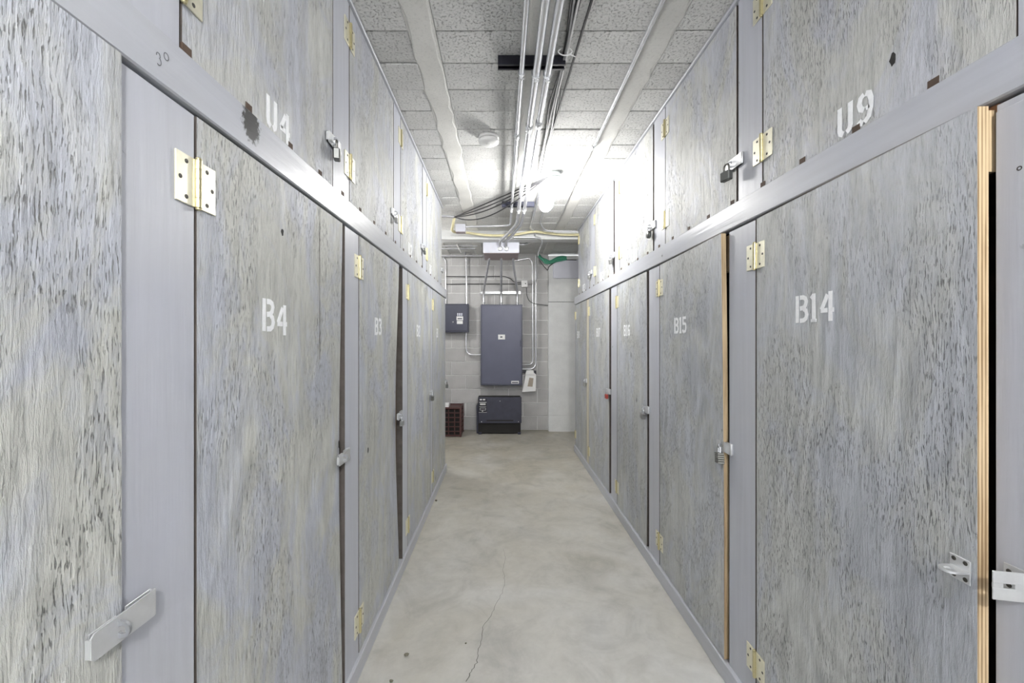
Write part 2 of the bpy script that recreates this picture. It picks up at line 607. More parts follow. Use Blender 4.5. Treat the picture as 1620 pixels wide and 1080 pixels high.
def bend_path(pts, rad=0.08, n=6):
    """straight runs with rounded corners"""
    pts = [Vector(p) for p in pts]
    out = [pts[0]]
    for i in range(1, len(pts) - 1):
        a, b, c = pts[i - 1], pts[i], pts[i + 1]
        d1, d2 = (a - b), (c - b)
        r = min(rad, d1.length * 0.45, d2.length * 0.45)
        s, e = b + d1.normalized() * r, b + d2.normalized() * r
        for k in range(n + 1):
            t = k / n
            out.append(s * (1 - t) ** 2 + b * 2 * t * (1 - t) + e * t * t)
    out.append(pts[-1])
    return out


# ------------------------------------------------------------------ the setting
# floor
fl = MB().box(-2.2, 2.4, -4.5, YEND + 0.3, -0.12, 0.0).build('floor', 'floor')
struct(fl, 'mottled grey concrete floor of the storage aisle', 'floor')
# hairline crack and scratches
ck = [(797, 868), (800, 884), (796, 900), (799, 918), (794, 938), (784, 958), (776, 975), (764, 992), (762, 1012),
      (756, 1030), (754, 1048), (746, 1062), (737, 1078)]
cp = []
for (x, y) in ck:
    Y = FPX * CAM_Z / (y - VY)
    cp.append(Vector(((x - VX) * Y / FPX, Y, 0.0006)))
cp2 = []
for a, b in zip(cp[:-1], cp[1:]):
    for k in range(5):
        t = k / 5
        p = a.lerp(b, t)
        cp2.append(p + Vector((random.uniform(-.004, .004), 0, 0)))
cp2.append(cp[-1])
mb = MB()
vs, fs = [], []
for i, p in enumerate(cp2):
    w = 0.0004 + 0.0016 * (i / len(cp2)) * random.uniform(0.5, 1.1)
    vs += [(p.x - w, p.y, p.z), (p.x + w, p.y, p.z)]
    if i:
        fs.append((2 * i - 2, 2 * i - 1, 2 * i + 1, 2 * i))
mb.add(vs, fs)
mb.build('crack', 'crack', fl)

# ceiling: cast joists with rows of filler blocks between them
ceil = MB().box(-2.2, 2.4, -4.5, YEND + 0.3, H + 0.02, H + 0.16).build('ceiling', 'slab')
struct(ceil, 'concrete ceiling of rough filler blocks between cast joists', 'ceiling')
JW = 0.114
JX = [-0.827, -0.332, 0.163, 0.658, 1.153]
for jx in JX:
    mbj = MB().box(jx - JW / 2, jx + JW / 2, -4.5, YEND, H, H + 0.03)
    rows, n = [], 70          # slurry skin over the joist, ragged along both edges
    for k in range(n + 1):
        y = .6 + (YEND - .6) * k / n
        a, b = JW / 2 - .012 + random.uniform(0, .022), JW / 2 - .012 + random.uniform(0, .022)
        rows.append([(jx - a, y, H + .001), (jx - a + .006, y, H - .003), (jx, y, H - .0035 + random.uniform(-.0006, .0006)), (jx + b - .006, y, H - .003), (jx + b, y, H + .001)])
    mbj.add([v for r in rows for v in r], [(k * 5 + q, k * 5 + q + 1, k * 5 + q + 6, k * 5 + q + 5) for k in range(n) for q in range(4)], 0, False)
    mbj.build('joist', 'joist', ceil)
cols = [(JX[k] + JW / 2, JX[k + 1] - JW / 2) for k in range(len(JX) - 1)]
BL = 0.1985
for (a, b) in cols:
    w = b - a
    me = None
    yy = 0.705
    k = 0
    while yy < YEND - 0.05:
        if me is None or k % 4 == 0:
            mbk = MB()
            j = 0.0022
            n = 5
            # slightly uneven underside
            mbk.box(0.001, w - 0.001, j, BL - j, 0.0, 0.05, ch=0.003)
            me = mbk.mesh('block')
            me.materials.append(MATS['cblock'])
        o = link('block', me, ceil, (a, yy, H + random.uniform(-0.0015, 0.0035)))
        o.rotation_euler = (0, random.uniform(-.004, .004), 0)
        yy += BL
        k += 1
    MB().box(a, b, -4.5, 0.705, H, H + 0.03).build('rear_block_run', 'cblock', ceil)['kind'] = 'stuff'

# downstand at the end of the aisle
tr = MB().box(-2.2, 2.4, 4.80, 4.96, 2.509, H + 0.02).build('trim_1', 'pier')
struct(tr, 'pale concrete downstand crossing above the end of the aisle', 'beam')

# end wall: laid block
wb = MB().box(-2.2, 0.69, YEND + 0.006, YEND + 0.2, 0, H + 0.02).build('wall_back', 'mortar')
struct(wb, 'grey block wall with pale mortar joints behind the electrical panels', 'wall')
CH, BLN = 0.203, 0.425
blk = {}
row = 0
z = 0.0
while z < 2.46:
    off = -0.745 if row % 2 == 0 else -0.532
    x = off - BLN * 3
    while x < 0.68:
        x0, x1 = max(x, -1.15), min(x + BLN - 0.010, 0.682)
        if x1 - x0 > 0.03:
            key = (round(x1 - x0, 3))
            if key not in blk:
                me = MB().box(0, x1 - x0, 0, 0.06, 0.0, CH - 0.010, ch=0.002).mesh('block')
                me.materials.append(MATS['wblock'])
                blk[key] = me
            link('block', blk[key], wb, (x0, YEND - random.uniform(0.0005, 0.003), z + 0.005))
        x += BLN
    z += CH
    row += 1
# cast pier on the right of the end wall
wp = MB().box(0.681, 2.4, 5.985, YEND + 0.2, 0, 0.235).box(0.681, 2.4, 5.99, YEND + 0.2, 0.237, 1.886).box(
    0.683, 2.4, 5.988, YEND + 0.2, 1.892, 2.56).build('wall_pier', 'pier')
struct(wp, 'pale cast concrete pier with pour lines beside the block wall', 'wall')
bd = MB().box(0.742, 1.12, 5.955, 5.985, 2.228, 2.500, ch=0.003).build('backing_board', 'boxgrey')
tag(bd, 'blue-grey rectangular board fixed high on the concrete pier', 'board')

# outer walls behind the lockers, and the aisle behind the viewer
struct(MB().box(-1.95, -1.85, -4.5, YEND, 0, H + .02).build('wall_left', 'slab'), 'concrete wall behind the left lockers', 'wall')
struct(MB().box(2.05, 2.15, -4.5, YEND, 0, H + .02).build('wall_right', 'slab'), 'concrete wall behind the right lockers', 'wall')
struct(MB().box(-0.60, XL, -4.5, -0.02, 0, H).build('wall_rear_left', 'board'), 'painted boarding further back along the left side', 'wall')
struct(MB().box(XR, 0.91, -4.5, -0.02, 0, H).build('wall_rear_right', 'board'), 'painted boarding further back along the right side', 'wall')

# baseboards, header beams and top trims
YE_L, YE_R = 4.20, 4.93           # far ends of the lower banks
UE_L, UE_R = 3.93, 4.73           # far ends of the upper banks
struct(MB().box(XL - .06, -0.561, -0.02, YE_L, 0, 0.072, ch=.003).build('baseboard_left', 'board_y'), 'grey painted plinth board under the left lockers', 'baseboard')
struct(MB().box(0.866, XR + .06, -0.02, YE_R, 0, 0.075, ch=.003).build('baseboard_right', 'board_y'), 'grey painted plinth board under the right lockers', 'baseboard')
bl = MB().box(XL - .03, -0.564, -0.02, YE_L + .01, BEAM0, BEAM1, ch=.003).build('header_beam', 'beam_l')
tag(bl, 'long grey header beam with a dark knot on the left', 'beam')
br = MB().box(0.871, XR + .03, -0.02, YE_R + .01, BEAM0, BEAM1, ch=.003).build('header_beam', 'board_y')
tag(br, 'long grey header beam above B14 to B18 on the right', 'beam')
struct(MB().box(XL - .03, -0.560, -0.02, UE_L, 2.588, H - .005, ch=.002).build('trim_2', 'board_y'), 'thin grey trim along the ceiling on the left', 'trim')
struct(MB().box(0.868, XR + .03, -0.02, UE_R, 2.588, H - .005, ch=.002).build('trim_3', 'board_y'), 'thin grey trim along the ceiling on the right', 'trim')
# joist ends of the upper locker floor peeping over the beams
sl = MB().box(-0.05, 0.0015, -0.011, 0.011, 0, 0.019).mesh('slat_end')
sl.materials.append(MATS['raw'])
for k in range(19):
    y = 0.745 + 0.1825 * k
    if y < UE_L: link('slat_end', sl, bl, (XL, y, BEAM1 - .001))
for k in range(23):
    y = 0.655 + 0.1825 * k
    if y < UE_R: link('slat_end', sl, br, (XR, y, BEAM1 - .001), (0, 0, PI))
# nail heads and a pencilled mark on the left beam
mk = MB()
for (py, pz, rr, a0, a1) in ((0.674, 1.797, 0.0045, -0.6, 3.4), (0.675, 1.788, 0.0060, -2.2, 1.3), (0.690, 1.806, 0.0060, 0, 6.283)):
    n = 14
    ring = [(-0.5637, py + rr * 0.8 * math.cos(a0 + (a1 - a0) * t / n), pz + rr * math.sin(a0 + (a1 - a0) * t / n)) for t in range(n + 1)]
    mk.tube(ring, 0.0006, 5)
mk.build('pencil_mark', 'marker', bl)


# ------------------------------------------------------------------ hardware meshes (local x outward, y along the bank, z up)
def me_of(mb, name, mat):
    me = mb.mesh(name)
    for m in (mat if isinstance(mat, (list, tuple)) else [mat]):
        me.materials.append(MATS[m])
    return me


HH = 0.0445
hinge_leaf_a = me_of(MB().box(0, .0035, -.050, -.004, -HH, HH, ch=.0008), 'leaf', 'brass')
hinge_leaf_b = me_of(MB().box(0, .0035, .004, .050, -HH, HH, ch=.0008), 'leaf', 'brass')
_b = MB()
for k in range(5):
    z0 = -HH + k * 2 * HH / 5
    _b.tube([(.006, 0, z0 + .0003), (.006, 0, z0 + 2 * HH / 5 - .0003)], .006, 14)
_b.lathe([(.004, HH), (.0055, HH + .001), (.0045, HH + .004), (.001, HH + .005)], (.006, 0, 0), 'z', 12)
_b.lathe([(.001, -HH - .005), (.0045, -HH - .004), (.0055, -HH - .001), (.004, -HH)], (.006, 0, 0), 'z', 12)
hinge_barrel = me_of(_b, 'barrel', 'barrel')
screw_me = me_of(MB().lathe([(.0042, 0), (.0040, .0008), (.0030, .0011), (.0014, .0004)], (0, 0, 0), 'x', 10), 'screw', 'screw')


def hinge(lk, z, y=0.0, screws=True, label=None):
    g = link('hinge', None, lk, (0, y - 0.0035, z))
    g.empty_display_size = 0.02
    link('leaf', hinge_leaf_a, g)
    link('leaf', hinge_leaf_b, g)
    link('barrel', hinge_barrel, g)
    if screws:
        for (yy, zz) in ((-.026, .032), (-.040, 0), (-.026, -.032), (.026, .032), (.040, 0), (.026, -.032)):
            link('screw', screw_me, g, (.0033, yy, zz))
    return g


# strap hasp: plate on stile, strap folded over the staple on the door; local origin at door free edge
_p = MB().box(0, .0022, .004, .048, -.021, .021, ch=.0006)
hasp_plate = me_of(_p, 'plate', 'zinc')
_s = MB().prism([(-.055, -.014), (-.050, -.019), (.046, -.021), (.046, .021), (-.050, .019), (-.055, .014)], .0075, .0100)
_s.lathe([(.0035, -.021), (.0042, -.020), (.0042, .020), (.0035, .021)], (.0060, .047, 0), 'z', 12)
_s.box(.0022, .0085, -.056, -.0535, -.013, .013)
hasp_strap = me_of(_s, 'strap', 'zinc')
_t = MB().box(0, .0022, -.050, -.010, -.017, .017, ch=.0006)
hasp_staple_plate = me_of(_t, 'staple_plate', 'zinc')


def loop_pts(w, h, n=10):
    pts = [(0, 0, -w)]
    for k in range(n + 1):
        t = -PI / 2 + PI * k / n
        pts.append((h + w * math.cos(t), 0, w * math.sin(t)))
    pts.append((0, 0, w))
    return pts


# flat eye staple sticking out of the door (plate across the strap)
def eye_mesh(rot_x=True, r=.0125, reach=.014, hole=.0062, th=.004):
    o = [(.001, -r)] + [(reach + r * math.sin(PI * k / 12), -r * math.cos(PI * k / 12)) for k in range(13)] + [(.001, r)]
    c = [(reach + .001 + hole * math.sin(2 * PI * k / 15), -hole * math.cos(2 * PI * k / 15)) for k in range(15)]
    b = bmesh.new()
    vo = [b.verts.new((p[0], p[1], 0)) for p in o]
    vi = [b.verts.new((p[0], p[1], 0)) for p in c]
    ed = [b.edges.new((q[k], q[(k + 1) % len(q)])) for q in (vo, vi) for k in range(len(q))]
    bmesh.ops.triangle_fill(b, edges=ed, use_beauty=True)
    res = bmesh.ops.extrude_face_region(b, geom=b.faces[:])
    for q in res['geom']:
        if isinstance(q, bmesh.types.BMVert):
            q.co.z += th
    for q in b.verts:
        q.co.z -= th / 2
        if rot_x:
            q.co.y, q.co.z = q.co.z, q.co.y
    bmesh.ops.recalc_face_normals(b, faces=b.faces[:])
    me = bpy.data.meshes.new('staple')
    b.to_mesh(me)
    b.free()
    me.materials.append(MATS['zincd' if rot_x else 'zinc'])
    return me


hasp_staple = eye_mesh()


def hasp(lk, door_w, z, closed=True, dark=False):
    g = link('hasp', None, lk, (0, door_w, z))
    g.empty_display_size = 0.02
    a = [link('plate', hasp_plate, g), link('staple_plate', hasp_staple_plate, g), link('staple', hasp_staple, g, (0, -.014, 0))]
    if closed:
        a.append(link('strap', hasp_strap, g))
    if dark:
        for o in a[:2]:
            o.data = o.data.copy()
            o.data.materials[0] = MATS['lockdark']
    return g


def padlock_mesh(bw=.044, bh=.036, bd=.021, kind='box'):
    body = MB()
    if kind == 'round':
        body.lathe([(.017, -bd / 2), (.022, -bd / 2 + .003), (.022, bd / 2 - .003), (.017, bd / 2)], (0, 0, -.021), 'x', 20)
        bh = .036
    else:
        n = 5 if kind == 'lam' else 1
        if n > 1:
            hgt = bh / n
            for k in range(n):
                body.box(-bd / 2, bd / 2, -bw / 2, bw / 2, -bh + k * hgt + .0003, -bh + (k + 1) * hgt - .0003, ch=.0012)
        else:
            body.box(-bd / 2, bd / 2, -bw / 2, bw / 2, -bh, 0, ch=.003)
    # shackle
    pts = [(0, -.0125, -.004), (0, -.0125, .012)]
    for k in range(9):
        t = PI - PI * k / 8
        pts.append((0, .0125 * math.cos(t), .014 + .0125 * math.sin(t)))
    pts += [(0, .0125, .012), (0, .0125, -.004)]
    sh = MB().tube(pts, .0036, 8)
    return body, sh


PADS = {}
for kind, bmat in (('box', 'lockdark'), ('lam', 'locksteel'), ('round', 'lockdark'), ('red', 'lockred'), ('silver', 'locksilver')):
    bb, sh = padlock_mesh(kind={'red': 'box', 'silver': 'lam'}.get(kind, kind))
    PADS[kind] = (me_of(bb, 'body', bmat), me_of(sh, 'shackle', 'chrome' if kind != 'box' else 'locksteel'))


def padlock(kind, loc, rotz, label, tilt=0.0, scale=1.0):
    t = thing('padlock', label, 'padlock', loc, 0, 'padlocks on the locker hasps')
    t.rotation_euler = (tilt, 0, rotz)
    t.scale = (scale,) * 3
    link('body', PADS[kind][0], t)
    link('shackle', PADS[kind][1], t)
    return t


# ------------------------------------------------------------------ stencil characters
def ribbon(mb, pts, w, x0, x1):
    pts = [Vector((p[0], p[1])) for p in pts]
    n = len(pts)
    lft, rgt = [], []
    for i in range(n):
        d1 = (pts[i] - pts[i - 1]).normalized() if i > 0 else (pts[1] - pts[0]).normalized()
        d2 = (pts[i + 1] - pts[i]).normalized() if i < n - 1 else d1
        t = (d1 + d2).normalized()
        nrm = Vector((-t.y, t.x))
        k = w / 2 / max(0.55, nrm.dot(Vector((-d1.y, d1.x))))
        lft.append(pts[i] + nrm * k)
        rgt.append(pts[i] - nrm * k)
    vs = [(x, p.x, p.y) for x in (x0, x1) for p in lft + rgt]
    m = 2 * n
    fs = []
    for i in range(n - 1):
        fs.append((i, i + 1, n + i + 1, n + i))
        fs.append((m + i, m + n + i, m + n + i + 1, m + i + 1))
        fs.append((i, m + i, m + i + 1, i + 1))
        fs.append((n + i, n + i + 1, m + n + i + 1, m + n + i))
    fs.append((0, n, m + n, m))
    fs.append((n - 1, m + n - 1, m + 2 * n - 1, 2 * n - 1))
    mb.add(vs, fs)


GL = {  # strokes in a box of width .6, height 1; each (points, width)
    'B': (.58, [([(.08, 0), (.08, 1)], .16),
                ([(.21, .92), (.36, .92), (.46, .87), (.50, .76), (.46, .63), (.38, .54), (.21, .52)], .15),
                ([(.38, .50), (.48, .43), (.52, .29), (.48, .15), (.38, .08), (.21, .07)], .15)]),
    'U': (.54, [([(.08, 1), (.08, .28), (.11, .16), (.20, .09)], .16), ([(.44, 1), (.44, .28), (.41, .16), (.32, .09)], .16)]),
    '1': (.28, [([(.14, 0), (.14, 1)], .16), ([(.02, .84), (.10, .93)], .12), ([(.02, .05), (.26, .05)], .1)]),
    '2': (.52, [([(.07, .74), (.11, .87), (.25, .93)], .15), ([(.29, .93), (.42, .88), (.45, .74), (.40, .58), (.22, .34), (.10, .16)], .15), ([(.05, .07), (.48, .07)], .14)]),
    '3': (.50, [([(.05, .80), (.10, .90), (.20, .93)], .15), ([(.25, .93), (.38, .88), (.42, .75), (.36, .61), (.22, .53)], .15), ([(.26, .52), (.40, .44), (.44, .28), (.38, .13), (.25, .07)], .15), ([(.20, .07), (.09, .11), (.05, .21)], .15)]),
    '4': (.54, [([(.43, 0), (.43, 1)], .16), ([(.32, .90), (.08, .40)], .15), ([(.05, .37), (.32, .37)], .14), ([(.50, .37), (.56, .37)], .14)]),
    '5': (.50, [([(.09, .52), (.09, .93), (.44, .93)], .15), ([(.10, .55), (.24, .60)], .14), ([(.27, .60), (.40, .53), (.44, .34), (.38, .15), (.25, .07)], .15), ([(.20, .07), (.08, .12), (.05, .22)], .15)]),
    '6': (.50, [([(.21, .93), (.12, .84), (.08, .60), (.08, .35), (.12, .15), (.22, .07)], .15), ([(.27, .93), (.38, .88), (.42, .79)], .15), ([(.27, .07), (.38, .14), (.42, .30), (.38, .47), (.27, .54)], .15), ([(.10, .46), (.22, .54)], .12)]),
    '7': (.48, [([(.03, .92), (.20, .92)], .15), ([(.25, .92), (.42, .92), (.36, .68), (.24, .34), (.18, 0)], .15)]),
    '8': (.50, [([(.22, .94), (.11, .87), (.08, .74), (.12, .60), (.22, .53), (.10, .44), (.07, .28), (.11, .14), (.22, .07)], .14), ([(.28, .94), (.39, .87), (.42, .74), (.38, .60), (.28, .53), (.40, .44), (.43, .28), (.39, .14), (.28, .07)], .14)]),
    '9': (.50, [([(.22, .93), (.12, .87), (.08, .71), (.12, .54), (.22, .46)], .15), ([(.28, .46), (.38, .50)], .12), ([(.27, .93), (.38, .87), (.43, .68), (.42, .42), (.36, .18), (.24, .07)], .15), ([(.19, .07), (.10, .12), (.07, .20)], .15)]),
    '0': (.52, [([(.22, .93), (.12, .86), (.08, .70), (.08, .30), (.12, .14), (.22, .07)], .15), ([(.30, .93), (.40, .86), (.44, .70), (.44, .30), (.40, .14), (.30, .07)], .15)]),
}


def stencil(door, text, y, z, h=.079, drop=None, bow=None, w_=1, z0=0, z1=1):
    mb = MB()
    cx = y
    for i, ch in enumerate(text):
        w, strokes = GL[ch]
        zz = z + (drop[i] if drop else 0.0)
        for pts, sw in strokes:
            ribbon(mb, [(cx + p[0] * h * 1.16, zz + p[1] * h) for p in pts], sw * h * 1.1, 0.0004, 0.0010)
        cx += (w + .10) * h * 1.16
    if bow:
        mb.v = [(v[0] + bow(v[1] / w_, (v[2] - z0) / (z1 - z0)), v[1], v[2]) for v in mb.v]
    return mb.build('stencil_number', 'stencil', door)


# ------------------------------------------------------------------ lockers
TH = 0.019


def door_mesh(w, z0, z1, mat, bow=None, ny=4, nz=14, edge='gap_edge'):
    """plywood sheet with raw edges; bow(t, s) gives outward shift (t: 0 hinge..1 free, s: 0 bottom..1 top)"""
    mb = MB()
    vs = []
    for side in (0, 1):
        for i in range(ny + 1):
            for k in range(nz + 1):
                t, s = i / ny, k / nz
                d = bow(t, s) if bow else 0.0
                vs.append((d - (TH if side else 0.0), w * t, z0 + (z1 - z0) * s))
    m = nz + 1
    off = (ny + 1) * m
    f0, f1, fr = [], [], []
    for i in range(ny):
        for k in range(nz):
            a = i * m + k
            f0.append((a, a + m, a + m + 1, a + 1))
            f1.append((off + a, off + a + 1, off + a + m + 1, off + a + m))
    for k in range(nz):
        fr.append((k, k + 1, off + k + 1, off + k))
        a = ny * m + k
        fr.append((a, off + a, off + a + 1, a + 1))
    for i in range(ny):
        a = i * m
        fr.append((a, off + a, off + a + m, a + m))
        a = i * m + nz
        fr.append((a, a + m, off + a + m, off + a))
    mb.add(vs, f0, 0)
    o = len(mb.v) - len(vs)
    for f in f1:
        mb.f.append(f); mb.mi.append(2); mb.sm.append(False)
    for f in fr:
        mb.f.append(f); mb.mi.append(1); mb.sm.append(False)
    me = mb.mesh('door')
    for q in (mat, edge, 'inner'):
        me.materials.append(MATS[q])
    return me


LOCK = {}


def locker(name, side, yh, yf, level, label, stile=None, text=None, ty=.20, tz=1.362, drop=None, ajar=0.0, bow=None,
           has_hasp=True, far=False, stile_mat='board', mat=None, hinges=None, zdoor=None, edge='gap_edge'):
    """side -1 left / +1 right; yh, yf: depth of hinge-side and free edges of the door"""
    X = XL if side < 0 else XR
    rot = 0.0 if side < 0 else PI
    w = abs(yf - yh)
    t = thing('storage_locker', label, 'locker', (X, yh, 0), rot,
              ('lower' if level == 'low' else 'upper') + ' plywood storage lockers')
    z0, z1 = zdoor if zdoor else ((0.079, BEAM0 - .006) if level == 'low' else (BEAM1 + .002, 2.586))
    m = mat or ('ply_up' if level == 'up' else ('ply_low' if side < 0 else 'ply_right'))
    door = link('door', door_mesh(w, z0, z1, m, bow, edge=edge), t, (0, 0, 0), (0, 0, -ajar))
    if stile:
        sz0, sz1 = ((0.0725 if side < 0 else 0.0755, BEAM0 - .002) if level == 'low' else (BEAM1 + .001, 2.587))
        if level == 'low': sz1 -= .006
        sb = MB().box(-.036, 0.0, -stile, -.007, sz0, sz1)
        sb.mi[2] = sb.mi[3] = 1
        sb.build('stile', [stile_mat, 'gap_edge'], t)
        yc = yh - stile / 2 * (1 if side < 0 else -1)
        xa, xb = (XL - 1.15, XL - .038) if side < 0 else (XR + .038, XR + 1.15)
        struct(MB().box(xa, xb, yc - .009, yc + .009, 0.0 if level == 'low' else 1.811, 1.78 if level == 'low' else H - .012).build('wall_partition', 'inner'),
               'bare wood partition inside the locker bank', 'wall')
    for hz in (hinges or ((1.621, .211) if level == 'low' else (2.469, 1.979))):
        hinge(t, hz, 0.0, not far)
    if text:
        stencil(door, text, ty, tz, drop=drop, bow=bow, w_=w, z0=z0, z1=z1)
    if has_hasp:
        hasp(t, w, .912 if level == 'low' else 1.995, dark=name in ('U4', 'U10', 'B1'))
    LOCK[name] = (t, door, X, rot, w)
    return t, door


def bow_in(a):
    return lambda t, s: -a * t * t * math.sin(PI * min(1, s * 1.02)) ** 1.2


# lower left, near to far
_t, _d = locker('B5', -1, 0.02, 0.6092, 'low', 'nearest left tall plywood locker with an empty closed hasp', None, zdoor=(.079, BEAM0 - .0005))
_d.location.x = .0082
for _c in _t.children:
    if _c.name.startswith('hasp'): _c.location.x = .0082
locker('B4', -1, .770, 1.474, 'low', 'tall plywood locker stencilled B4 on the left', .152, 'B4', .211, 1.352, (0, -.009), bow=bow_in(.012))
locker('B3', -1, 1.645, 2.285, 'low', 'tall plywood locker stencilled B3 on the left', .148, 'B3', .205, 1.354, bow=bow_in(.02))
locker('B2', -1, 2.495, 3.29, 'low', 'tall plywood locker stencilled B2 on the left', .13, 'B2', .26, 1.355, far=True)
locker('B1', -1, 3.385, 4.15, 'low', 'tall plywood locker stencilled B1 at the far left end', .09, 'B1', .21, 1.355, far=True)
# lower right, near to far
locker('B13', 1, .652, .02, 'low', 'nearest right locker, only its grey frame board showing', .078, has_hasp=False)
locker('B14', 1, 1.419, .736, 'low', 'tall plywood locker stencilled B14 with its door ajar', .17, 'B14', .20, 1.381, ajar=math.radians(2.3), has_hasp=False, edge='edge')
locker('B15', 1, 2.288, 1.612, 'low', 'tall plywood locker stencilled B15 on the right', .168, 'B15', .20, 1.364,
       ajar=math.radians(0.7), edge='edge', bow=lambda t, s: .012 * t * t * max(0, (s - .3) / .7) ** 1.4)
locker('B16', 1, 3.136, 2.496, 'low', 'tall plywood locker stencilled B16 on the right', .172, 'B16', .17, 1.36, far=True, bow=bow_in(.004))
locker('B17', 1, 4.145, 3.365, 'low', 'tall plywood locker stencilled B17 with a red padlock', .12, 'B17', .32, 1.362, far=True, stile_mat='cream')
locker('B18', 1, 4.90, 4.275, 'low', 'tall plywood locker stencilled B18 at the far right end', .03, 'B18', .10, 1.355, far=True)
# upper left
locker('U5', -1, 0.02, .60, 'up', 'nearest upper left locker, mostly cut off by the frame', None, has_hasp=False)
locker('U4', -1, .735, 1.388, 'up', 'upper plywood locker stencilled U4 with a dark padlock', .12, 'U4', .262, 1.851)
locker('U3', -1, 1.543, 2.165, 'up', 'upper left plywood locker between those stencilled U4 and U2', .15, None)
locker('U2', -1, 2.32, 2.95, 'up', 'upper left plywood locker stencilled U2 with a small hasp', .146, 'U2', .19, 1.853, far=True)
locker('U1', -1, 3.116, 3.90, 'up', 'upper left plywood locker stencilled U1 at the far end', .15, 'U1', .13, 1.853, far=True)
# upper right
locker('U9', 1, 1.382, .703, 'up', 'upper plywood locker stencilled U9 with a dark knot hole', .146, 'U9', .305, 1.853, has_hasp=False)
locker('U8', 1, .655, .02, 'up', 'nearest upper right locker, only a sliver at the frame edge', .045, has_hasp=False)
locker('U10', 1, 2.208, 1.542, 'up', 'upper right locker beside U9 with a dark padlock on a long hasp', .165, None)
locker('U11', 1, 3.06, 2.393, 'up', 'upper plywood locker stencilled U11 with a round padlock', .14, 'U11', .27, 1.853, far=True)
locker('U12', 1, 3.88, 3.24, 'up', 'upper plywood locker stencilled U12 with a silver padlock', .17, 'U12', .20, 1.853, far=True)
locker('U13', 1, 4.68, 4.05, 'up', 'upper plywood locker stencilled U13 at the far right end', .04, 'U13', .20, 1.853, far=True)

for (xa, xb, ye) in ((XL - 1.2, XL - .038, YE_L), (XR + .038, XR + 1.15, YE_R)):
    struct(MB().box(xa, xb, -.02, ye, 1.782, 1.809).build('wall_deck', 'inner'), 'bare wood deck between lower and upper lockers', 'wall')
    struct(MB().box(xa, xb, ye - .02, ye, 0, 1.78).box(xa, xb, ye - .3, ye - .28, 1.811, H - .012).build('wall_bank_end', 'board'), 'grey painted end of the locker bank', 'wall')

# knot hole on U9 and B4's little holes: flat dark ovals on the door face
def knot(door, y, z, a, b, seed=0):
    rnd = random.Random(seed)
    poly = []
    for k in range(14):
        t = 2 * PI * k / 14
        r = 1 + rnd.uniform(-.2, .2)
        poly.append((y + a * r * math.cos(t), z + b * r * math.sin(t)))
    MB().prism(poly, 0.0002, 0.0006).build('knot', 'dark', door)


MB().box(-.0005, .0004, .520, .5213, 1.27, 1.748).build('seam', 'gap_edge', LOCK['B4'][1])
knot(LOCK['U9'][1], 1.382 - .925, 1.963, .0075, .014, 3)
knot(LOCK['B4'][1], .30, 1.611, .006, .009, 1)
knot(LOCK['B3'][1], .02 + .09, .86, .006, .011, 5)
knot(LOCK['B4'][1], .672, .965, .006, .014, 2)

# B13: lighter packing strip above the near frame board
t13 = LOCK['B13'][0]
MB().box(-.03, .004, -.078, -.006, 0.0, 1.735, ch=.002).build('cover_board', 'board', t13)

MB().box(-.06, -.006, -.112, -.080, 1.690, 1.752).build('header_block', 'rust', t13)
for nm, za in (('B14', 1.632), ('B15', 1.60)):
    MB().box(-.034, -.0195, LOCK[nm][4] - .07, LOCK[nm][4] - .001, za, 1.742).build('batten', 'edge', LOCK[nm][1])

# B14's open hasp: staple plate on the door, strap swung out from the frame board
t14, d14, X14, r14, w14 = LOCK['B14']
g = link('hasp_staple', None, d14, (0, w14, .912))
g.empty_display_size = .02
MB().box(0, .0022, -.046, -.010, -.022, .022, ch=.0006).build('staple_plate', 'zinc', d14, (0, w14, .905))
eye_me = eye_mesh(False, .015, .022, .007)
link('staple', eye_me, d14, (0, w14 - .026, .905))
for (yy, zz) in ((-.038, .015), (-.018, .015), (-.038, -.015), (-.018, -.015)):
    link('screw', screw_me, d14, (.002, w14 + yy, .905 + zz))
bpy.data.objects.remove(g)
# strap on the B13 frame board (world coordinates -> parent the part to B14's locker frame)
gs = link('hasp_strap', None, t14, (.004, w14 + .020, .920))
MB().box(0, .0022, 0.0, .032, -.024, .024, ch=.0006).build('plate', 'zinc', gs)
for (yy, zz) in ((.008, .012), (.022, .012), (.008, -.012)):
    link('screw', screw_me, gs, (.002, yy, zz), None)
_k = MB().lathe([(.0035, -.024), (.0042, -.023), (.0042, .023), (.0035, .024)], (.004, .034, 0), 'z', 12)
_k.build('knuckle', 'zinc', gs)
# strap leaf pointing into the aisle with a slot
ang = math.radians(78)
lf = MB()
lf.box(0, .0025, -.050, 0, -.024, -.004, ch=.0006).box(0, .0025, -.050, 0, .004, .024, ch=.0006)
lf.box(0, .0025, -.020, 0, -.004, .004).box(0, .0025, -.050, -.036, -.004, .004)
lf.build('strap', 'zinc', gs, (.004, .036, 0), (0, 0, ang))

# padlocks (things of their own, hanging from the staples)
def pad_at(name, kind, label, dz=-.012, dx=.020, tilt=0.0, yaw=0.0, scale=1.0, level='low'):
    t, d, X, rot, w = LOCK[name]
    loc = t.matrix_basis @ Vector((dx, w - .014, (.912 if level == 'low' else 1.995) + dz - .014))
    padlock(kind, loc, rot + yaw, label, tilt, scale)


